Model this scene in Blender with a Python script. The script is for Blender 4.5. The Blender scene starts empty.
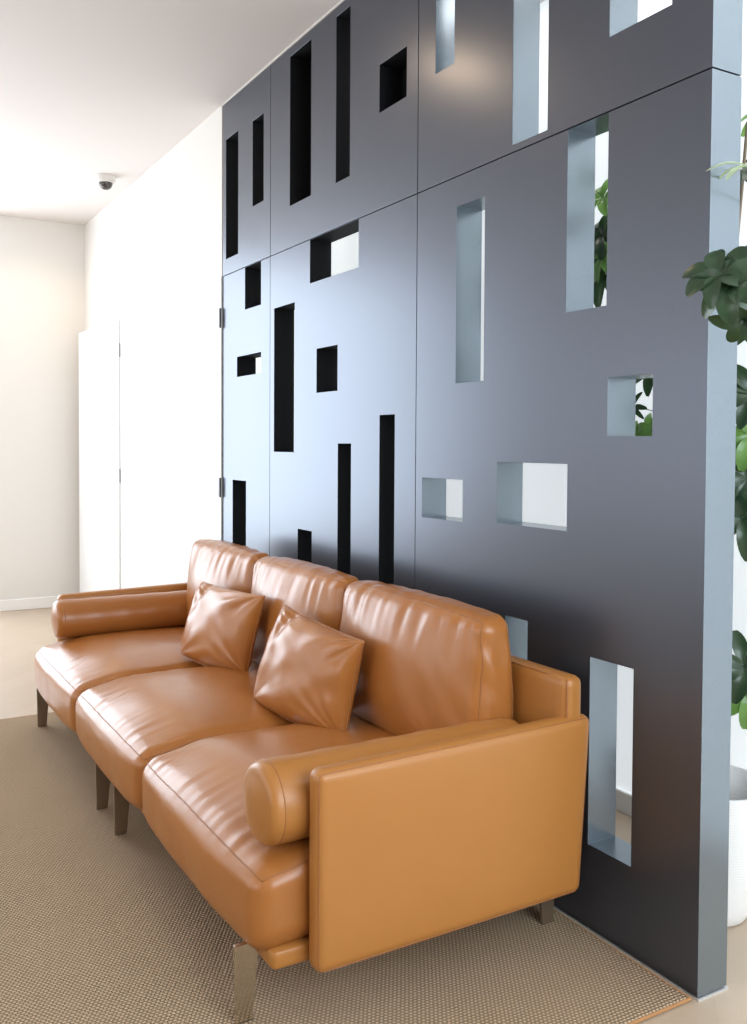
import bpy, bmesh, math, random
from mathutils import Vector, Matrix, noise
random.seed(7)
C = bpy.context.scene.collection
PI = math.pi

# ------------------------------------------------------------------ helpers
def tag(o, label=None, cat=None, group=None, kind=None):
    if label: o['label'] = label
    if cat: o['category'] = cat
    if group: o['group'] = group
    if kind: o['kind'] = kind
    return o

def root_of(o):
    v = Vector((0, 0, 0))
    while o is not None:
        v += o.location; o = o.parent
    return v

def obj(name, bm, mats, parent=None, smooth=False, angle=None):
    """bm is in world coordinates; the object is stored relative to its parent."""
    off = root_of(parent) if parent else None
    if off is None:
        vs = [v.co for v in bm.verts]
        c = Vector(((min(v.x for v in vs)+max(v.x for v in vs))/2,
                    (min(v.y for v in vs)+max(v.y for v in vs))/2,
                    min(v.z for v in vs)))
        off = c; loc = c
    else:
        loc = Vector((0, 0, 0))
    for v in bm.verts: v.co -= off
    bmesh.ops.recalc_face_normals(bm, faces=bm.faces)
    me = bpy.data.meshes.new(name); bm.to_mesh(me); bm.free()
    if not isinstance(mats, (list, tuple)): mats = [mats]
    for m in mats: me.materials.append(m)
    if smooth: me.polygons.foreach_set('use_smooth', [True]*len(me.polygons))
    o = bpy.data.objects.new(name, me); C.objects.link(o)
    o.parent = parent; o.location = loc
    if angle is not None and smooth:
        try: me.set_sharp_from_angle(angle=angle)
        except Exception: pass
    return o

def empty(name, loc, label, cat, group=None):
    o = bpy.data.objects.new(name, None); C.objects.link(o)
    o.location = loc; o.empty_display_size = .1
    return tag(o, label, cat, group)

def box(bm, x0, x1, y0, y1, z0, z1, bev=0, seg=2):
    b2 = bmesh.new()
    bmesh.ops.create_cube(b2, size=1)
    for v in b2.verts:
        v.co = Vector((x0 if v.co.x < 0 else x1, y0 if v.co.y < 0 else y1, z0 if v.co.z < 0 else z1))
    if bev: bmesh.ops.bevel(b2, geom=b2.edges[:], offset=bev, segments=seg, profile=.5, affect='EDGES')
    join(bm, b2)

def join(bm, b2, mat=0):
    mp = {v: bm.verts.new(v.co) for v in b2.verts}
    for f in b2.faces:
        try:
            nf = bm.faces.new([mp[v] for v in f.verts]); nf.material_index = f.material_index or mat
        except ValueError: pass
    b2.free()

def tube(bm, pts, r, n=8, closed=False, taper=None):
    pts = [Vector(p) for p in pts]; rings = []
    N = len(pts)
    up = Vector((0, 0, 1))
    prev = None
    for i, p in enumerate(pts):
        a = pts[(i-1) % N] if (closed or i > 0) else p
        b = pts[(i+1) % N] if (closed or i < N-1) else p
        t = (b-a).normalized()
        if prev is None:
            s = t.cross(up)
            if s.length < .05: s = t.cross(Vector((1, 0, 0)))
        else:
            s = prev - t*prev.dot(t)
        s.normalize(); prev = s
        w = t.cross(s)
        rr = r if taper is None else r*(1+(taper-1)*i/(N-1))
        rings.append([bm.verts.new(p+(s*math.cos(2*PI*k/n)+w*math.sin(2*PI*k/n))*rr) for k in range(n)])
    for i in range(N if closed else N-1):
        A, B = rings[i], rings[(i+1) % N]
        for k in range(n):
            try: bm.faces.new([A[k], A[(k+1) % n], B[(k+1) % n], B[k]])
            except ValueError: pass
    if not closed:
        bm.faces.new(rings[0]); bm.faces.new(rings[-1][::-1])

def lathe(bm, prof, cx, cy, n=48, cap0=True, cap1=True):
    rings = []
    for r, z in prof:
        rings.append([bm.verts.new((cx+r*math.cos(2*PI*k/n), cy+r*math.sin(2*PI*k/n), z)) for k in range(n)])
    for A, B in zip(rings, rings[1:]):
        for k in range(n): bm.faces.new([A[k], A[(k+1) % n], B[(k+1) % n], B[k]])
    if cap0: bm.faces.new(rings[0][::-1])
    if cap1: bm.faces.new(rings[-1])

# ------------------------------------------------------------------ materials
def mat(name, col, rough=.5, metal=0, spec=.5, **kw):
    m = bpy.data.materials.new(name); m.use_nodes = True
    b = m.node_tree.nodes['Principled BSDF']
    b.inputs['Base Color'].default_value = (*col, 1)
    b.inputs['Roughness'].default_value = rough
    b.inputs['Metallic'].default_value = metal
    b.inputs['Specular IOR Level'].default_value = spec
    for k, v in kw.items(): b.inputs[k.replace('_', ' ')].default_value = v
    return m

def N(m, t, **kw):
    n = m.node_tree.nodes.new(t)
    for k, v in kw.items():
        if hasattr(n, k): setattr(n, k, v)
        else: n.inputs[k].default_value = v
    return n

def L(m, a, b): m.node_tree.links.new(a, b)
def P(m): return m.node_tree.nodes['Principled BSDF']

def math_n(m, op, a, b=None, c=None):
    n = m.node_tree.nodes.new('ShaderNodeMath'); n.operation = op
    for i, v in enumerate((a, b, c)):
        if v is None: continue
        if isinstance(v, (int, float)): n.inputs[i].default_value = v
        else: L(m, v, n.inputs[i])
    return n.outputs[0]

def mixc(m, fac, a, b, blend='MIX'):
    n = m.node_tree.nodes.new('ShaderNodeMix'); n.data_type = 'RGBA'; n.blend_type = blend
    for i, v in ((0, fac), (6, a), (7, b)):
        if isinstance(v, (int, float)): n.inputs[i].default_value = v
        elif isinstance(v, tuple): n.inputs[i].default_value = (*v, 1)
        else: L(m, v, n.inputs[i])
    return n.outputs[2]

def coords(m, scale=(1, 1, 1), rot=(0, 0, 0)):
    tc = N(m, 'ShaderNodeTexCoord'); mp = N(m, 'ShaderNodeMapping')
    L(m, tc.outputs['Object'], mp.inputs[0])
    mp.inputs['Scale'].default_value = scale; mp.inputs['Rotation'].default_value = rot
    return mp.outputs[0]

def noise_tex(m, vec, scale, detail=3, rough=.5):
    n = N(m, 'ShaderNodeTexNoise'); L(m, vec, n.inputs['Vector'])
    n.inputs['Scale'].default_value = scale; n.inputs['Detail'].default_value = detail
    n.inputs['Roughness'].default_value = rough
    return n.outputs['Fac']

def bump(m, h, strength, dist):
    b = N(m, 'ShaderNodeBump'); b.inputs['Strength'].default_value = strength; b.inputs['Distance'].default_value = dist
    L(m, h, b.inputs['Height']); L(m, b.outputs[0], P(m).inputs['Normal']); return b

def leather(name, ca, cb, rough):
    m = mat(name, ca, rough)
    v = coords(m)
    n1 = noise_tex(m, v, 5, 4, .6)
    L(m, mixc(m, n1, ca, cb), P(m).inputs['Base Color'])
    vo = N(m, 'ShaderNodeTexVoronoi'); L(m, v, vo.inputs['Vector']); vo.inputs['Scale'].default_value = 300
    n2 = noise_tex(m, v, 18, 5, .65)
    h = math_n(m, 'ADD', math_n(m, 'MULTIPLY', vo.outputs['Distance'], .25), n2)
    bump(m, h, .16, .0012)
    r = math_n(m, 'ADD', math_n(m, 'MULTIPLY', n2, .16), rough-.08)
    L(m, r, P(m).inputs['Roughness'])
    return m

LEATHER = leather('tan_leather', (.40, .152, .036), (.34, .122, .027), .31)
LEATHER_ARM = leather('tan_leather_smooth', (.415, .172, .040), (.38, .154, .034), .38)
STITCH = mat('leather_seam', (.33, .128, .038), .45)
BRONZE = mat('bronzed_steel', (.34, .27, .20), .28, .8)
CHROME = mat('polished_steel', (.62, .57, .50), .12, 1)
WHITE = mat('white_paint', (.76, .735, .70), .6)
WALL_GLOW = mat('glowing_white_wall', (.85, .88, .88), .5, Emission_Color=(.90, .96, 1, 1), Emission_Strength=.55)  # rear wall paint with added glow, standing in for light in the passage
CEIL = mat('ceiling_paint', (.76, .715, .69), .7)
DOORW = mat('white_door_paint', (.80, .80, .79), .4)
SKIRT = mat('white_skirting', (.88, .87, .85), .4)
HINGE_D = mat('dark_hinge', (.04, .04, .045), .4, .6)
HINGE_G = mat('grey_hinge', (.35, .34, .32), .35, .8)
ALU = mat('aluminium_trim', (.75, .78, .82), .35, .7)
WFRAME = mat('window_frame_white', (.8, .8, .8), .4)

def panel_mat(name, col, rough, metal, brushed=.02):
    m = mat(name, col, rough, metal)
    v = coords(m, (60, 60, 1.2))
    n = noise_tex(m, v, 4, 2, .5)
    c2 = tuple(x*1.05 for x in col)
    L(m, mixc(m, n, col, c2), P(m).inputs['Base Color'])
    r = math_n(m, 'ADD', math_n(m, 'MULTIPLY', n, brushed), rough-brushed/2)
    L(m, r, P(m).inputs['Roughness'])
    return m
PANEL = panel_mat('graphite_satin_panel', (.098, .108, .133), .31, .70)
JAMB = panel_mat('graphite_jamb_lit', (.225, .268, .308), .25, .75)  # near reveals and end face: panel paint lightened, window light put into the colour
JAMB_SHADE = mat('graphite_jamb_shaded', (.006, .0065, .008), .7, 0, .15)  # reveals of the farther panels, their shade put into the colour

def floor_mat():
    m = mat('pale_oak_floor', (.5, .4, .3), .35)
    v = coords(m, (1, 1, 1), (0, 0, math.radians(45)))
    br = N(m, 'ShaderNodeTexBrick'); L(m, v, br.inputs['Vector'])
    br.inputs['Scale'].default_value = 1; br.inputs['Brick Width'].default_value = 1.1
    br.inputs['Row Height'].default_value = .14; br.inputs['Mortar Size'].default_value = .0009
    br.inputs['Color1'].default_value = (.50, .40, .30, 1); br.inputs['Color2'].default_value = (.46, .365, .27, 1)
    br.inputs['Mortar'].default_value = (.43, .34, .25, 1)
    v2 = coords(m, (3, 40, 1), (0, 0, math.radians(45)))
    g = noise_tex(m, v2, 1.5, 5, .65)
    L(m, mixc(m, math_n(m, 'MULTIPLY', g, .5), br.outputs['Color'], (.44, .33, .235)), P(m).inputs['Base Color'])
    return m
FLOOR = floor_mat()

def rug_mat():
    m = mat('sisal_weave', (.4, .3, .2), .95, 0, .1)
    tc = N(m, 'ShaderNodeTexCoord'); sx = N(m, 'ShaderNodeSeparateXYZ')
    L(m, tc.outputs['Object'], sx.inputs[0])
    x, y = sx.outputs[0], sx.outputs[1]
    wob = noise_tex(m, tc.outputs['Object'], 30, 2)
    row = math_n(m, 'DIVIDE', math_n(m, 'ADD', x, math_n(m, 'MULTIPLY', wob, .004)), .0086)
    fl = math_n(m, 'FLOOR', row)
    ph = math_n(m, 'MULTIPLY', math_n(m, 'MODULO', fl, 2), .5)
    fr = math_n(m, 'SUBTRACT', row, fl)
    a = math_n(m, 'SINE', math_n(m, 'MULTIPLY', fr, PI))
    col = math_n(m, 'ADD', math_n(m, 'DIVIDE', y, .0108), ph)
    fc = math_n(m, 'FRACT', col)
    b = math_n(m, 'SINE', math_n(m, 'MULTIPLY', fc, PI))
    h = math_n(m, 'MULTIPLY', math_n(m, 'POWER', a, .5), math_n(m, 'POWER', b, .6))
    n2 = noise_tex(m, tc.outputs['Object'], 2.2, 4, .6)
    n3 = noise_tex(m, tc.outputs['Object'], 160, 3, .7)
    base = mixc(m, n2, (.57, .41, .27), (.42, .30, .19))
    base = mixc(m, math_n(m, 'MULTIPLY', n3, .45), base, (.74, .62, .45))
    c = mixc(m, h, (.15, .10, .06), base)
    L(m, c, P(m).inputs['Base Color'])
    bump(m, h, .9, .004)
    return m
RUG = rug_mat()
RUGB = mat('rug_binding', (.42, .22, .10), .9, 0, .1)

# ------------------------------------------------------------------ room shell
RX0, RX1, RY0, RY1, RH = -5.974, 2.7, -5.2, .66, 2.951

def structure(name, bm, m, parent=None):
    o = obj(name, bm, m, parent)
    if parent is None: o['kind'] = 'structure'
    return o

bm = bmesh.new(); box(bm, RX0-.1, RX1+.1, RY0-.1, RY1+.1, -.1, 0); structure('floor', bm, FLOOR)
bm = bmesh.new(); box(bm, RX0-.1, RX1+.1, RY0-.1, RY1+.1, RH, RH+.1); structure('ceiling', bm, CEIL)

def wall_x(name, x0, x1, y0, y1, holes, m):
    """wall in the plane of constant X with holes (ya, yb, za, zb)"""
    bm = bmesh.new(); ys = y0
    for ya, yb, za, zb in sorted(holes):
        box(bm, x0, x1, ys, ya, 0, RH); box(bm, x0, x1, ya, yb, 0, za); box(bm, x0, x1, ya, yb, zb, RH); ys = yb
    box(bm, x0, x1, ys, y1, 0, RH)
    return structure(name, bm, m)
def wall_y(name, y0, y1, x0, x1, holes, m):
    bm = bmesh.new(); xs = x0
    for xa, xb, za, zb in sorted(holes):
        box(bm, xs, xa, y0, y1, 0, RH); box(bm, xa, xb, y0, y1, 0, za); box(bm, xa, xb, y0, y1, zb, RH); xs = xb
    box(bm, xs, x1, y0, y1, 0, RH)
    return structure(name, bm, m)

WB = (-3.3, -.85, .35, 2.85)      # window in the back wall
WL = [(-5.6, -3.1, .5, 2.6), (-2.3, 0.2, .9, 2.5)]
WR = [(-1.45, .60, 1.15, 2.85)]
wall_x('wall_back', RX0-.1, RX0, RY0-.1, RY1+.1, [WB], WHITE)
wall_y('wall_left', RY0-.1, RY0, RX0, RX1, WL, WHITE)
wall_x('wall_front', RX1, RX1+.1, RY0-.1, RY1+.1, WR, WHITE)
wall_y('wall_rear', RY1, RY1+.1, RX0, RX1, [], WALL_GLOW)
bm = bmesh.new(); box(bm, RX0, -3.012, 0, .1, 0, RH); structure('wall_right', bm, WHITE)
bm = bmesh.new(); box(bm, RX0, RX0+.014, RY0, -.001, 0, .085, .004); structure('baseboard_back', bm, SKIRT)
bm = bmesh.new(); box(bm, -3.0, RX1, RY1-.014, RY1, 0, .075, .004); structure('baseboard_rear', bm, SKIRT)

# windows (frames with mullions, out of frame but they reflect)
def window(n, axis, pos, a0, a1, z0, z1):
    bm = bmesh.new(); t = .04
    def b(u0, u1, v0, v1):
        if axis == 'x': box(bm, pos-.03, pos+.03, u0, u1, v0, v1)
        else: box(bm, u0, u1, pos-.03, pos+.03, v0, v1)
    b(a0, a1, z0, z0+t); b(a0, a1, z1-t, z1); b(a0, a0+t, z0+t, z1-t); b(a1-t, a1, z0+t, z1-t)
    mid = (a0+a1)/2; b(mid-.02, mid+.02, z0+t, z1-t)
    structure('window_%d' % n, bm, WFRAME)
window(1, 'x', RX0-.05, *WB)
for i, w in enumerate(WL): window(2+i, 'y', RY0-.05, *w)
for i, w in enumerate(WR): window(4+i, 'x', RX1+.05, *w)

# doors in the white wall
d1 = bmesh.new(); box(d1, -4.904, -3.0025, -.008, -.0005, .008, 2.10, .001, 1)
d1 = structure('door_1', d1, DOORW)
th = math.atan2(.058, .930)
d2 = bmesh.new(); box(d2, -.930, 0, -.016, 0, .01, 2.10, .002, 1)
for v in d2.verts:
    x, y = v.co.x, v.co.y
    v.co.x = -4.906 + x*math.cos(th) - y*math.sin(th); v.co.y = -.004 + x*math.sin(th) + y*math.cos(th)
d2 = structure('door_2', d2, DOORW)
for z in (.998, 1.85):
    bm = bmesh.new(); box(bm, -4.912, -4.898, -.020, -.0085, z, z+.092, .003)
    o = obj('hinge', bm, HINGE_G, d2); o['label'] = 'small grey metal hinge'
for z in (.995, 1.845):
    bm = bmesh.new(); box(bm, -3.017, -2.996, -.016, -.0085 if False else -.0082, z, z+.098, .003)
    o = obj('hinge', bm, HINGE_D, d1); o['label'] = 'dark metal hinge beside the graphite panels'

# ------------------------------------------------------------------ perforated screen
TH = .098
def panel(x0, x1, z0, z1, holes, label, jmat, closed=()):
    bm = bmesh.new()
    xs = sorted({x0, x1} | {h[0] for h in holes} | {h[1] for h in holes})
    zs = sorted({z0, z1} | {h[2] for h in holes} | {h[3] for h in holes})
    V = {}
    def v(i, j, k):
        if (i, j, k) not in V: V[(i, j, k)] = bm.verts.new((xs[i], 0 if k == 0 else TH, zs[j]))
        return V[(i, j, k)]
    def solid(i, j):
        if i < 0 or j < 0 or i >= len(xs)-1 or j >= len(zs)-1: return None
        cx = (xs[i]+xs[i+1])/2; cz = (zs[j]+zs[j+1])/2
        return not any(h[0] < cx < h[1] and h[2] < cz < h[3] for h in holes)
    for i in range(len(xs)-1):
        for j in range(len(zs)-1):
            if not solid(i, j): continue
            bm.faces.new([v(i, j, 0), v(i+1, j, 0), v(i+1, j+1, 0), v(i, j+1, 0)])
            bm.faces.new([v(i, j, 1), v(i, j+1, 1), v(i+1, j+1, 1), v(i+1, j, 1)])
            for (di, dj, a, b) in ((-1, 0, (i, j), (i, j+1)), (1, 0, (i+1, j), (i+1, j+1)), (0, -1, (i, j), (i+1, j)), (0, 1, (i, j+1), (i+1, j+1))):
                s = solid(i+di, j+dj)
                if s: continue
                f = bm.faces.new([v(*a, 0), v(*b, 0), v(*b, 1), v(*a, 1)])
                # reveals of the cut-outs and the exposed end take the second material
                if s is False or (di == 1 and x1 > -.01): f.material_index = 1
    bmesh.ops.dissolve_limit(bm, angle_limit=.001, verts=bm.verts, edges=bm.edges, delimit={'MATERIAL'})
    for h in closed:  # added dark sheets behind these cut-outs, standing in for shade
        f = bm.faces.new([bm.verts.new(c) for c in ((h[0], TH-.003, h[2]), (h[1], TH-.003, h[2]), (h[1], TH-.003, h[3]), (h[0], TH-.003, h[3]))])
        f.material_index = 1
    o = obj('screen_panel', bm, [PANEL, jmat])
    md = o.modifiers.new('edge', 'BEVEL'); md.width = .0016; md.segments = 2; md.limit_method = 'ANGLE'; md.angle_limit = math.radians(50)
    md.harden_normals = True
    return tag(o, label, 'wall panel', 'graphite panels of the perforated screen')

G = .0018
ZS = 2.100; ZT = 2.944; ZB = .009
panel(-3.000, -2.412-G, ZB, ZS-G, [(-2.706, -2.515, 1.90, ZS-.003), (-2.806, -2.513, 1.588, 1.684), (-2.862, -2.69, .40, 1.088)],
      'narrow lower graphite panel beside the white door, with three cut-outs', JAMB_SHADE)
panel(-3.000, -2.412-G, ZS+G, ZT, [(-2.954, -2.795, 2.18, 2.765), (-2.615, -2.489, 2.365, 2.755)],
      'narrow upper graphite panel with two slim slots nearest the white wall', JAMB_SHADE)
panel(-2.412+G, -1.202-G, ZB, ZS-G, [(-2.010, -1.603, 1.921, ZS-.003), (-2.367, -2.155, 1.230, 1.863), (-1.947, -1.766, 1.472, 1.649),
      (-2.119, -1.986, .45, .907), (-1.760, -1.654, .45, 1.267), (-1.442, -1.338, .45, 1.369)],
      'wide middle lower graphite panel behind the cushions, with tall shaded slots', JAMB_SHADE)
panel(-2.412+G, -1.202-G, ZS+G, ZT, [(-2.207, -2.005, 2.278, 2.905), (-1.787, -1.675, 2.275, 2.907), (-1.456, -1.275, 2.443, 2.61)],
      'wide middle upper graphite panel with two long slots and one small square opening', JAMB_SHADE,
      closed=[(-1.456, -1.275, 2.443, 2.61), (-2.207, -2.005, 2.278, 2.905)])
panel(-1.202+G, 0, ZB, ZS-G, [(-1.161, -.931, 1.024, 1.155), (-.759, -.455, 1.035, 1.214), (-.974, -.829, 1.457, 2.006), (-.467, -.318, 1.617, ZS-.003),
      (-.309, -.160, 1.287, 1.435), (-.712, -.612, .45, .768), (-.360, -.209, .227, .717)],
      'nearest lower graphite panel with seven see-through cut-outs beside the leafy plant', JAMB)
panel(-1.202+G, 0, ZS+G, ZT, [(-.702, -.551, 2.122, 2.66), (-1.099, -.995, 2.458, 2.84), (-.319, -.119, 2.285, 2.46)],
      'nearest upper graphite panel with pale see-through openings at the ceiling', JAMB)
bm = bmesh.new(); box(bm, -3.0, .003, .0005, TH+.003, 0, .006); structure('trim_1', bm, ALU)
bm = bmesh.new(); box(bm, -3.0, .0, -.003, TH+.003, ZT+.002, RH-.0005); structure('trim_2', bm, WHITE)

# ------------------------------------------------------------------ rug
bm = bmesh.new(); box(bm, -3.03, -.012, -3.6, -.018, .0008, .010, .002, 1)
rug = obj('woven_rug', bm, RUG)
tag(rug, 'beige woven sisal rug with brown binding under the sofa', 'rug')
bm = bmesh.new()
tube(bm, [(-3.033, -.015, .006), (-.008, -.015, .006), (-.008, -3.603, .006), (-3.033, -3.603, .006)], .0042, 8, True)
obj('binding', bm, RUGB, rug).location = (0, 0, 0)

# ------------------------------------------------------------------ soft shapes
def nz(x, y, z): return noise.noise(Vector((x, y, z)))
class Soft:
    """rounded box with a deform function; centre c, half sizes h, edge radius r"""
    def __init__(s, c, h, r, deform): s.c = Vector(c); s.h = h; s.r = r; s.f = deform
    def rnd(s, p):
        q = Vector([max(-(s.h[i]-s.r), min(s.h[i]-s.r, p[i])) for i in range(3)])
        d = p-q
        if d.length > 1e-9: return q+d.normalized()*s.r
        return p.copy()
    def at(s, p):
        q = s.rnd(Vector(p)); u = [q[i]/s.h[i] for i in range(3)]
        return s.c + s.f(q, u)
    def mesh(s, nx, ny, nz_):
        bm = bmesh.new(); ns = (nx, ny, nz_)
        def t(i, n):
            a = -1+2*i/n
            return .45*a+.55*math.sin(a*PI/2)
        V = {}
        def vert(i, j, k):
            if (i, j, k) not in V:
                V[(i, j, k)] = bm.verts.new(s.at((t(i, nx)*s.h[0], t(j, ny)*s.h[1], t(k, nz_)*s.h[2])))
            return V[(i, j, k)]
        for ax in range(3):
            a, b = [q for q in range(3) if q != ax]
            for side in (0, ns[ax]):
                for i in range(ns[a]):
                    for j in range(ns[b]):
                        idx = []
                        for da, db in ((0, 0), (1, 0), (1, 1), (0, 1)):
                            c = [0, 0, 0]; c[ax] = side; c[a] = i+da; c[b] = j+db; idx.append(vert(*c))
                        bm.faces.new(idx)
        return bm
    def loop(s, ax, sgn, out=1.0, n=40):
        """closed path of points round the edge of the face `ax`,`sgn`"""
        a, b = [q for q in range(3) if q != ax]; pts = []
        H = s.h
        for (fa, fb, ta, tb) in ((-1, -1, 1, -1), (1, -1, 1, 1), (1, 1, -1, 1), (-1, 1, -1, -1)):
            for k in range(n):
                w = k/n; p = [0, 0, 0]
                p[ax] = sgn*H[ax]; p[a] = (fa+(ta-fa)*w)*H[a]; p[b] = (fb+(tb-fb)*w)*H[b]
                pts.append(s.at(p))
        return pts

def smooth01(x): x = max(0, min(1, x)); return x*x*(3-2*x)

# ------------------------------------------------------------------ the sofa
SX0, SX1 = -2.875, -.340          # inner faces of the two arms
sofa = empty('sofa', (-1.65, -.5, 0), 'long tan leather three-seat sofa with bolster arms against the graphite screen', 'sofa')

seams = [SX0+.002, -2.060, -1.215, SX1-.004]
for k in range(3):
    xa, xb = seams[k]+.001, seams[k+1]-.001
    hx = (xb-xa)/2
    def df(q, u, k=k, hx=hx):
        p = q.copy(); x, y, z = u
        top = smooth01((z+.2)/1.1)
        crown = max(0, 1-abs(x)**2.6)*max(0, 1-abs(y)**3.0)
        p.z += top*(.050*crown)
        # front of the cushion rolls down and bulges out
        fr = smooth01((-y-.55)/.45)
        p.z -= top*smooth01((-y-.45)/.55)*.026
        p.y -= fr*(.018*(1-abs(x)**3)*(1-(z*.9)**2))
        p.z -= smooth01((-y-.5)/.5)*smooth01((-z+.1)/.9)*.030*(1-abs(x)**8)
        # creases running back from the front seam, and soft undulation
        e = smooth01((-y-.52)/.34)*smooth01((1.02+y)/.10)
        cr = nz(q.x*26+k*9, q.y*3.0, k)*.5+nz(q.x*60+k*5, q.y*5, k+4)*.25
        p.z += top*e*.0060*cr
        p.z += top*.004*nz(q.x*5+k*3, q.y*6, k+2)
        side = smooth01((abs(x)-.72)/.28)
        p.z += top*side*.0035*nz(q.x*9, q.y*34, k+7)
        fb = fr*(1-top)
        p.y += fb*.004*nz(q.x*7+k, q.z*16, 3.3)
        return p
    s = Soft(((xa+xb)/2, -.535, .287), (hx, .398, .098), .050, df)
    o = obj('seat_cushion', s.mesh(84, 70, 18), LEATHER, sofa, True)
    bm = bmesh.new(); tube(bm, s.loop(2, 1), .0019, 6, True)
    obj('seam', bm, STITCH, o, True)

bs = [-2.755, -2.0, -1.250, -.482]
for k in range(3):
    xa, xb = bs[k]+.002, bs[k+1]-.002; hx = (xb-xa)/2
    def df(q, u, k=k, hx=hx):
        p = q.copy(); x, y, z = u
        fr = smooth01((-y+.3)/1.3)
        crown = max(0, 1-abs(x)**2.4)*max(0, 1-abs(z)**2.4)
        p.y -= fr*.055*crown
        p.z += smooth01((z-.4)/.6)*(.009*(1-abs(x)**2.5) - .004*x*x)
        p.x += (1 if x > 0 else -1)*smooth01((abs(x)-.6)/.4)*.012*(1-z*z)
        # vertical puckers below the top seam
        e = fr*smooth01((z-.25)/.6)*smooth01((1.04-z)/.12)
        p.y += e*.0065*(nz(q.x*24+k*7, q.z*2.5, k)+.4*nz(q.x*52+k*7, q.z*4, k+3))
        # diagonal pulls toward the lower right corner
        d = (q.x*.75+q.z*.66)
        w = fr*smooth01((x*.7-z*.4+.1)/1.0)
        p.y += w*.010*nz(d*15+k*4, (q.x-q.z)*2.5, k+11)
        sx = smooth01((abs(x)-.8)/.2)
        p.x += sx*.007*nz(q.y*12, (q.z+q.y*.8)*15+k*3, k+5)
        p.z += smooth01((z-.5)/.5)*.004*nz(q.x*20, q.y*7, k+6)
        p.y -= .034*smooth01((y+.2)/1.2)*smooth01((z+.3)/1.3)
        # lean back
        p.y += (q.z+.2)*.11*0.6
        return p
    zc, hz = .606, .214
    s = Soft(((xa+xb)/2, -.215, zc), (hx, .064, hz), .040, df)
    o = obj('back_cushion', s.mesh(84, 20, 64), LEATHER, sofa, True)
    bm = bmesh.new(); tube(bm, s.loop(1, -1), .0019, 6, True); tube(bm, s.loop(1, 1, n=30), .0022, 6, True)
    obj('seam', bm, STITCH, o, True)

for sgn, xi in ((1, SX1), (-1, SX0)):
    xa, xb = sorted((xi, xi+sgn*.056))
    def df(q, u, sgn=sgn):
        p = q.copy(); x, y, z = u
        p.x += (1 if x > 0 else -1)*.006*max(0, 1-y**4)*max(0, 1-z**4)*(1 if x*sgn > 0 else 0)
        p.z += .008*smooth01((z-.4)/.6)*(y)
        p.z -= smooth01((-z-.3)/.7)*(.013-.006*(y+1)/2)
        p.y += .03*(z-1)*.5*smooth01((y-.3)/.7)
        p.y += .022*(q.z)*0
        return p
    s = Soft(((xa+xb)/2, -.442, .372), (.028, .382, .214), .022, df)
    o = obj('armrest', s.mesh(10, 60, 40), LEATHER_ARM, sofa, True)
    bm = bmesh.new()
    pts = s.loop(0, sgn)
    tube(bm, pts, .0016, 6, True)
    obj('seam', bm, STITCH, o, True)

for sgn, xi in ((1, SX1), (-1, SX0)):
    cx = xi-sgn*.094; cz = .476 if sgn > 0 else .487; R = .092 if sgn > 0 else .086
    bm = bmesh.new(); n = 48
    prof = []                                   # (radius, y)
    yf, yb = (-.900, -.19) if sgn > 0 else (-.862, -.19)
    for a in range(0, 7): prof.append((R*.76*a/6, yf-.010*(1-(a/6)**2)))
    for a in range(1, 7):
        t = a/6*PI/2; prof.append((R*.76+R*.24*math.sin(t), yf+.024*(1-math.cos(t))))
    for a in range(1, 24): prof.append((R*(1+.012*math.sin(a*1.3)), yf+.022+(yb-.02-yf-.022)*a/24))
    prof += [(R, yb-.02), (R*.96, yb-.006), (R*.8, yb), (R*.3, yb+.004)]
    rings = []
    for r, y in prof[1:]:
        rings.append([bm.verts.new((cx+r*math.cos(2*PI*k/n)*1.0, y, cz+r*math.sin(2*PI*k/n)*(1.0 if math.sin(2*PI*k/n) > 0 else .96))) for k in range(n)])
    for A, B in zip(rings, rings[1:]):
        for k in range(n): bm.faces.new([A[k], A[(k+1) % n], B[(k+1) % n], B[k]])
    bm.faces.new(rings[0][::-1]); bm.faces.new(rings[-1])
    o = obj('bolster', bm, LEATHER_ARM if sgn > 0 else LEATHER, sofa, True)
    bm = bmesh.new()
    tube(bm, [(cx+R*1.0*math.cos(2*PI*k/48), yf+.030, cz+R*1.0*math.sin(2*PI*k/48)*(1 if math.sin(2*PI*k/48) > 0 else .96)) for k in range(48)], .0018, 6, True)
    obj('seam', bm, STITCH, o, True)

def df(q, u):
    p = q.copy()
    p.y -= .006*max(0, 1-u[0]**6)*max(0, 1-u[2]**4)*(1 if u[1] < 0 else 0)
    return p
s = Soft(((-1.65), -.108, .43), (1.355, .028, .262), .02, df)
o = obj('backrest', s.mesh(60, 8, 24), LEATHER_ARM, sofa, True)
bm = bmesh.new(); tube(bm, s.loop(1, -1, n=30), .0022, 6, True)
obj('seam', bm, STITCH, o, True)

def df(q, u): return q.copy()
for x0, x1 in ((SX0, -1.655), (-1.645, SX1-.004)):
    s = Soft(((x0+x1)/2, -.505, .170), ((x1-x0)/2, .395, .022), .012, df)
    obj('base_frame', s.mesh(30, 30, 8), LEATHER_ARM, sofa, True)

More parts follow.
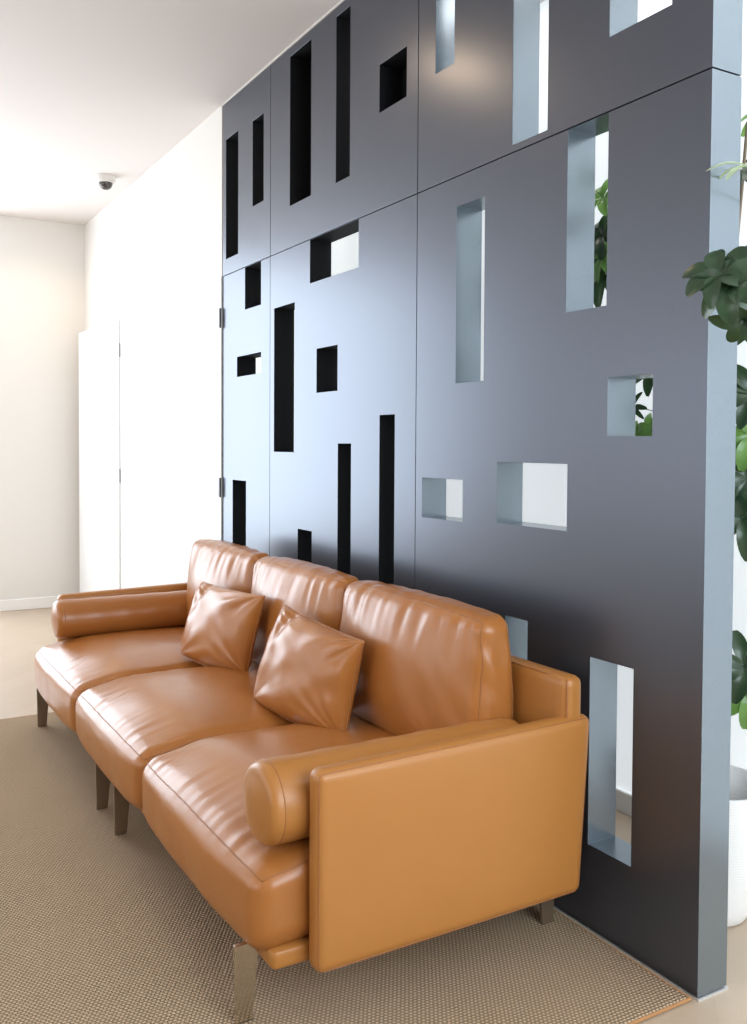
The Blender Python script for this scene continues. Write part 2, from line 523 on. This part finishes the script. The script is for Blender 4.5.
def leg(x, y0, foot_dy, m):
    """flat steel blade leg in the YZ plane with an angled gusset"""
    bm = bmesh.new()
    t = .011
    s = 1 if foot_dy > 0 else -1
    prof = [(0, .011), (.038*s, .011), (.048*s, .150), (.066*s, .168), (.20*s, .168), (.20*s, .184), (-.004*s, .184)]
    A = [bm.verts.new((x-t/2, y0+a, z)) for a, z in prof]; B = [bm.verts.new((x+t/2, y0+a, z)) for a, z in prof]
    bm.faces.new(A); bm.faces.new(B[::-1])
    for i in range(len(prof)):
        j = (i+1) % len(prof); bm.faces.new([A[i], A[j], B[j], B[i]])
    bmesh.ops.bevel(bm, geom=bm.edges[:], offset=.0015, segments=1, affect='EDGES')
    return obj('leg', bm, m, sofa)
for x in (-2.834, -1.765, -1.525, -.425):
    leg(x, -.925 if x < -1 else -.950, 1, CHROME if x > -1 else BRONZE)
    leg(x, -.060, -1, BRONZE)

# ------------------------------------------------------------------ throw pillows
def pillow(name, bl, br, tl, tr, T, seed, label):
    bl, br, tl, tr = map(Vector, (bl, br, tl, tr))
    nrm = (br-bl).cross(tl-bl).normalized()
    if nrm.y > 0: nrm = -nrm
    n = 64
    def P3(a, b, side):
        # a,b in [-1,1]; edges pulled in, corners pointed
        pa = a*(1-.045*(1-b*b)*abs(a)); pb = b*(1+(-.045 if b > 0 else .11)*(1-a*a)*abs(b))
        u, v = (pa+1)/2, (pb+1)/2
        base = (bl*(1-u)+br*u)*(1-v)+(tl*(1-u)+tr*u)*v
        t = (max(0, 1-abs(a)**2.3)**.40)*(max(0, 1-abs(b)**2.3)**.40)
        th = T*t*(1.0 - .10*b)
        r = math.hypot(a, b)
        w = 0
        for k, (ca, cb) in enumerate(((-1, 1), (1, 1), (-1, -1), (1, -1))):
            d = math.hypot(a-ca, b-cb); ang = math.atan2(b-cb, a-ca)
            w += .0105*nz(ang*3.4+seed*3+k, d*.6, seed+k)*smooth01(d/.25)*smooth01((1.6-d)/1.1)
        w += .005*nz(a*2.5+seed, b*2.5, seed)
        # a deep fold under the top left corner
        f = math.exp(-((a+.62-.25*(b-.7))/.12)**2)*smooth01((b-.05)/.7)
        w -= .016*f
        th += w*min(1, t*2.2)
        return base + nrm*(th if side else -th*.62)
    bm = bmesh.new()
    def tt(i): a = -1+2*i/n; return .5*a+.5*math.sin(a*PI/2)
    F = [[bm.verts.new(P3(tt(i), tt(j), True)) for j in range(n+1)] for i in range(n+1)]
    Bk = [[F[i][j] if i in (0, n) or j in (0, n) else bm.verts.new(P3(tt(i), tt(j), False)) for j in range(n+1)] for i in range(n+1)]
    for i in range(n):
        for j in range(n):
            bm.faces.new([F[i][j], F[i+1][j], F[i+1][j+1], F[i][j+1]])
            bm.faces.new([Bk[i][j], Bk[i][j+1], Bk[i+1][j+1], Bk[i+1][j]])
    edge = [F[i][0].co.copy() for i in range(n)]+[F[n][j].co.copy() for j in range(n)]+[F[n-i][n].co.copy() for i in range(n)]+[F[0][n-j].co.copy() for j in range(n)]
    o = obj(name, bm, LEATHER, None, True)
    tag(o, label, 'pillow', 'leather throw pillows on the sofa')
    bm = bmesh.new(); tube(bm, [p-nrm*0.0 for p in edge], .0028, 6, True)
    obj('seam', bm, STITCH, o, True)
    return o

pillow('throw_pillow', (-2.14, -.500, .430), (-1.725, -.390, .418), (-2.27, -.365, .688), (-1.67, -.345, .713), .075, 1.0,
       'farther small tan leather throw pillow between the far and middle back cushions')
pillow('throw_pillow', (-1.42, -.490, .418), (-.950, -.400, .400), (-1.45, -.365, .716), (-.92, -.355, .688), .078, 5.0,
       'nearer small tan leather throw pillow with a pinched corner, against the nearest back cushion')

# ------------------------------------------------------------------ security camera dome
cam_d = empty('security_camera', (-4.55, -.19, RH), 'small dome security camera with a dark lens on the ceiling', 'camera')
bm = bmesh.new(); lathe(bm, [(.062, RH-.0005), (.062, RH-.030), (.056, RH-.040), (.042, RH-.044)], -4.55, -.19, 32)
obj('housing', bm, mat('dome_housing', (.72, .69, .66), .4), cam_d, True, .6)
bm = bmesh.new(); lathe(bm, [(.042, RH-.044)]+[(.042*math.cos(a*PI/16), RH-.046-.040*math.sin(a*PI/16)) for a in range(0, 8)], -4.55, -.19, 32)
obj('lens', bm, mat('smoked_dome', (.06, .055, .05), .12), cam_d, True)

# ------------------------------------------------------------------ potted plant
PX, PY = -.275, .36
plant = empty('potted_plant', (PX, PY, 0), 'tall umbrella plant in a white ribbed pot behind the screen end', 'plant')
pot_m = mat('white_ceramic', (.85, .86, .86), .35)
v = coords(pot_m); wv = N(pot_m, 'ShaderNodeTexWave'); wv.bands_direction = 'Z'; L(pot_m, v, wv.inputs[0]); wv.inputs['Scale'].default_value = 44; wv.inputs['Distortion'].default_value = .4
bump(pot_m, wv.outputs['Fac'], .2, .002)
prof = [(.085, .001), (.098, .004), (.108, .02)]
for k in range(1, 25):
    t = k/24; prof.append((.108+.052*t**.8+.0012*math.sin(k*PI), .02+.335*t))
prof += [(.160, .360), (.150, .360), (.147, .350), (.135, .22)]
bm = bmesh.new(); lathe(bm, prof, PX, PY, 64, True, False)
obj('pot', bm, pot_m, plant, True, .7)
bm = bmesh.new(); lathe(bm, [(.1345, .222), (.13, .228), (.06, .236), (.01, .238)], PX, PY, 40, True, True)
soil_m = mat('dark_soil', (.035, .028, .02), .95); bump(soil_m, noise_tex(soil_m, coords(soil_m), 60, 5), 1, .01)
obj('soil', bm, soil_m, plant, True)

def leaf_mat(name, c1, c2):
    m = mat(name, c1, .30, 0, .5)
    v = coords(m); n = noise_tex(m, v, 8, 3)
    L(m, mixc(m, n, c1, c2), P(m).inputs['Base Color'])
    P(m).inputs['Transmission Weight'].default_value = 0
    P(m).inputs['Subsurface Weight'].default_value = 0
    tr = N(m, 'ShaderNodeBsdfTranslucent'); tr.inputs['Color'].default_value = (c2[0]*2.2, c2[1]*2.4, c2[2]*1.2, 1)
    mx = N(m, 'ShaderNodeMixShader'); mx.inputs[0].default_value = .14
    out = m.node_tree.nodes['Material Output']
    L(m, P(m).outputs[0], mx.inputs[1]); L(m, tr.outputs[0], mx.inputs[2]); L(m, mx.outputs[0], out.inputs[0])
    return m
LEAF = leaf_mat('leaf_dark_green', (.014, .036, .018), (.030, .062, .028))
LEAF_L = leaf_mat('leaf_fresh_green', (.10, .22, .055), (.16, .30, .08))
LEAF_P = leaf_mat('leaf_pale_green', (.30, .38, .27), (.40, .48, .34))
STEM = mat('green_stem', (.16, .19, .08), .6)
BARK = mat('brown_stem', (.20, .15, .10), .8)

def leaflet(bm, base, d, up, ln, w, droop, seed):
    """one leaflet: folded along the midrib, bending down toward its tip"""
    side = d.cross(up).normalized(); up2 = side.cross(d).normalized()
    nS = 9; rows = []
    for i in range(nS+1):
        t = i/nS
        wid = w*(math.sin(PI*min(1, t**1.15*.93+.03))**.55) if 0 < i < nS else w*(.05 if i == 0 else .28)
        p = base + d*(ln*t) + up2*(ln*(.10*math.sin(t*PI)-droop*t*t))
        row = []
        for j, s in enumerate((-1, -.55, 0, .55, 1)):
            row.append(bm.verts.new(p + side*(wid*s) + up2*(abs(s)**1.4*wid*.28 + .02*wid*math.sin(t*9+seed))))
        rows.append(row)
    for A, B in zip(rows, rows[1:]):
        for j in range(4): bm.faces.new([A[j], A[j+1], B[j+1], B[j]])

def cluster(c, axis, n, ln, w, m, seed, stem_from, spread=1.0, droop=.25, parent=None):
    rnd = random.Random(seed)
    c = Vector(c); axis = Vector(axis).normalized()
    a = axis.cross(Vector((.3, .2, 1))).normalized(); b = axis.cross(a)
    bm = bmesh.new()
    for k in range(n):
        th = 2*PI*(k+rnd.uniform(-.2, .2))/n
        d = (a*math.cos(th)+b*math.sin(th))*spread + axis*rnd.uniform(.05, .45)
        d.z -= .22; d.normalize()
        upv = axis if abs(d.dot(axis)) < .9 else Vector((0, 0, 1))
        l = ln*rnd.uniform(.8, 1.12)
        tube(bm, [c, c+d*l*.22], .0012, 5)
        leaflet(bm, c+d*l*.03, d, upv, l, w*rnd.uniform(.85, 1.1), droop*rnd.uniform(.5, 1.5), rnd.random()*6)
    if stem_from is not None:
        s0 = Vector(stem_from); mid = (s0+c)/2 + Vector((0, 0, .04))
        pts = [s0*(1-t)**2+mid*(2*t*(1-t))+c*t*t for t in [i/8 for i in range(9)]]
        tube(bm, pts, .0016, 6)
    return obj('leaf_cluster', bm, m, plant, True)

# main stems
def stem_path(x1, y1, z1, bx, by, seed):
    pts = []
    for i in range(13):
        t = i/12
        pts.append((PX+bx+(x1-PX-bx)*t**3+.012*math.sin(seed+t*7), PY+by+(y1-PY-by)*t**2+.012*math.cos(seed*2+t*6), .225+(z1-.225)*t))
    return pts
for (x1, y1, z1, bx, by, sd) in ((-.20, .36, 2.1, .0, .0, 1), (-.06, .25, 1.80, .0, -.04, 2), (-.30, .42, 1.95, -.04, .03, 3), (-.24, .34, 1.35, .02, .03, 4)):
    bm = bmesh.new(); tube(bm, stem_path(x1, y1, z1, bx, by, sd), .009, 8, False, .45)
    obj('stem', bm, BARK, plant, True)

CL = [  # centre, axis, leaflets, length, half width, material, seed, where its stalk starts
 # the bough that hangs round the end of the screen
 ((.080, -.07, 1.625), (.3, -.8, .5), 6, .070, .022, LEAF, 11, (-.03, .22, 1.70), 1, .3),
 ((.105, -.06, 1.600), (.3, -.8, .2), 6, .074, .024, LEAF, 13, (.0, .15, 1.62), 1, .5),
 ((.120, .0, 1.650), (.2, -.7, .5), 6, .070, .022, LEAF, 14, (-.02, .2, 1.72), 1, .2),
 ((.118, -.03, 1.530), (.3, -.7, -.5), 5, .066, .018, LEAF, 16, (.02, .14, 1.6), .6, .6),
 # pale sprig above it
 ((.085, .03, 1.865), (.2, -.3, .9), 8, .085, .012, LEAF_P, 15, (-.04, .22, 1.75), 1, .1),
 # down the right hand edge behind the screen
 ((-.130, .32, 1.40), (.5, -.6, .4), 8, .090, .022, LEAF, 21, (-.22, .35, 1.30), 1, .3),
 ((-.135, .33, 1.29), (.5, -.7, .2), 8, .085, .022, LEAF_L, 22, (-.22, .35, 1.18), 1, .3),
 ((-.140, .32, 1.18), (.6, -.6, .1), 7, .095, .024, LEAF, 23, (-.22, .35, 1.10), 1, .45),
 ((-.155, .32, 1.08), (.5, -.6, .1), 6, .090, .022, LEAF, 24, (-.24, .35, 1.0), 1, .4),
 ((-.150, .33, .70), (.6, -.6, .3), 7, .085, .022, LEAF, 25, (-.25, .36, .6), 1, .3),
 ((-.150, .34, .625), (.6, -.5, .1), 7, .080, .020, LEAF_L, 26, (-.25, .36, .55), 1, .4),
 # seen through the tall opening and the small square one
 ((-.70, .35, 2.02), (.1, -.8, .5), 8, .095, .017, LEAF_L, 31, (-.32, .40, 1.78), 1, .2),
 ((-.72, .37, 1.91), (.0, -.9, .3), 8, .085, .022, LEAF, 32, (-.32, .40, 1.72), 1, .3),
 ((-.70, .36, 1.845), (.0, -.8, .3), 7, .085, .020, LEAF_L, 33, (-.32, .40, 1.68), 1, .3),
 ((-.69, .36, 1.79), (.2, -.8, .2), 7, .10, .021, LEAF, 34, (-.32, .40, 1.62), 1, .5),
 ((-.475, .35, 1.485), (.2, -.8, .4), 8, .072, .020, LEAF, 35, (-.30, .38, 1.42), 1, .3),
 ((-.57, .36, 1.38), (.1, -.9, .2), 7, .060, .008, LEAF, 36, (-.30, .38, 1.26), 1, .2),
 ((-.50, .36, 1.315), (.2, -.9, .2), 7, .060, .015, LEAF_L, 37, (-.30, .38, 1.20), 1, .3),
 ((-.55, .36, 1.285), (.2, -.9, .2), 7, .065, .015, LEAF_L, 38, (-.30, .38, 1.16), 1, .3),
 # fill of the crown
 ((-.12, .30, 1.95), (.1, -.6, .8), 8, .10, .022, LEAF, 41, (-.16, .36, 1.9), 1, .3),
 ((-.15, .42, 2.12), (0, .1, 1), 9, .10, .022, LEAF_L, 42, (-.16, .36, 2.09), 1, .3),
 ((-.26, .48, 1.6), (0, .7, .6), 8, .10, .022, LEAF, 43, (-.28, .40, 1.5), 1, .3),
]
for c, ax, n, ln, w, m, sd, sf, sp, dr in CL: cluster(c, ax, n, ln, w, m, sd, sf, sp, dr)

# ------------------------------------------------------------------ light
def area(name, loc, rot, sx, sy, power, col, spread=None):
    l = bpy.data.lights.new(name, 'AREA'); l.shape = 'RECTANGLE'; l.size = sx; l.size_y = sy
    l.energy = power; l.color = col
    if spread: l.spread = spread
    o = bpy.data.objects.new(name, l); C.objects.link(o); o.location = loc; o.rotation_euler = rot
    return o
R = math.radians
DAY = (.86, .93, 1.0)
area('window_light', (RX0+.02, (WB[0]+WB[1])/2, (WB[2]+WB[3])/2), (0, R(-90), 0), WB[3]-WB[2], WB[1]-WB[0], 128, (.80, .90, 1.0))
for w in WL:
    area('window_light', ((w[0]+w[1])/2, RY0+.02, (w[2]+w[3])/2), (R(90), 0, 0), w[1]-w[0], w[3]-w[2], 30, (.97, .98, 1.0))
for w in WR:
    area('window_light', (RX1-.02, (w[0]+w[1])/2, (w[2]+w[3])/2), (0, R(90), 0), w[3]-w[2], w[1]-w[0], 88, (.80, .91, 1.0))
def spot(loc, power, col, size=110, rad=.05, rot=(0, 0, 0)):
    l = bpy.data.lights.new('downlight', 'SPOT'); l.energy = power; l.color = col; l.spot_size = R(size); l.spot_blend = .7; l.shadow_soft_size = rad
    o = bpy.data.objects.new('downlight', l); C.objects.link(o); o.location = loc; o.rotation_euler = rot
spot((-5.3, -.45, 2.9), 14, (1, .78, .55), 150)
# unseen fill light added to brighten the passage behind the screen
area('passage_fill', (-.3, .38, RH-.01), (0, 0, 0), 2.6, .12, 8, (1, .95, .90))
# recessed warm downlight over the sofa
dl = empty('downlight', (-2.0, -.75, RH), 'round recessed ceiling downlight above the sofa', 'light')
bm = bmesh.new(); lathe(bm, [(.062, RH-.0005), (.062, RH-.006), (.050, RH-.008), (.048, RH-.002)], -2.0, -.75, 32)
obj('trim_ring', bm, WFRAME, dl, True, .6)
l = bpy.data.lights.new('downlight_lamp', 'AREA'); l.shape = 'DISK'; l.size = .09; l.energy = 4.5; l.color = (1, .72, .46)
o = bpy.data.objects.new('downlight_lamp', l); C.objects.link(o); o.location = (-2.0, -.75, RH-.012)

w = bpy.data.worlds.new('sky'); bpy.context.scene.world = w; w.use_nodes = True
bg = w.node_tree.nodes['Background']; bg.inputs[0].default_value = (.82, .92, 1, 1); bg.inputs[1].default_value = 1.2

# ------------------------------------------------------------------ camera
f, yaw, pitch, roll = 928.33, .5251, .0296, .0055
F = Vector((-math.cos(yaw)*math.cos(pitch), math.sin(yaw)*math.cos(pitch), -math.sin(pitch)))
Rt = F.cross(Vector((0, 0, 1))).normalized(); U = Rt.cross(F)
R2 = Rt*math.cos(roll)+U*math.sin(roll); U2 = U*math.cos(roll)-Rt*math.sin(roll)
cd = bpy.data.cameras.new('camera'); co = bpy.data.objects.new('camera', cd); C.objects.link(co)
M = Matrix((R2, U2, -F)).transposed().to_4x4(); M.translation = Vector((1.4236, -1.6842, 1.2614))
co.matrix_world = M
cd.sensor_fit = 'HORIZONTAL'; cd.sensor_width = 36; cd.lens = f/747*36; cd.shift_y = -39.3/747
cd.clip_start = .05
sc = bpy.context.scene; sc.camera = co
sc.view_settings.view_transform = 'Standard'; sc.view_settings.look = 'None'
sc.view_settings.exposure = 0; sc.view_settings.gamma = 1
sc.cycles.use_denoising = True
sc.cycles.max_bounces = 10; sc.cycles.diffuse_bounces = 6
sc.cycles.sample_clamp_indirect = 6
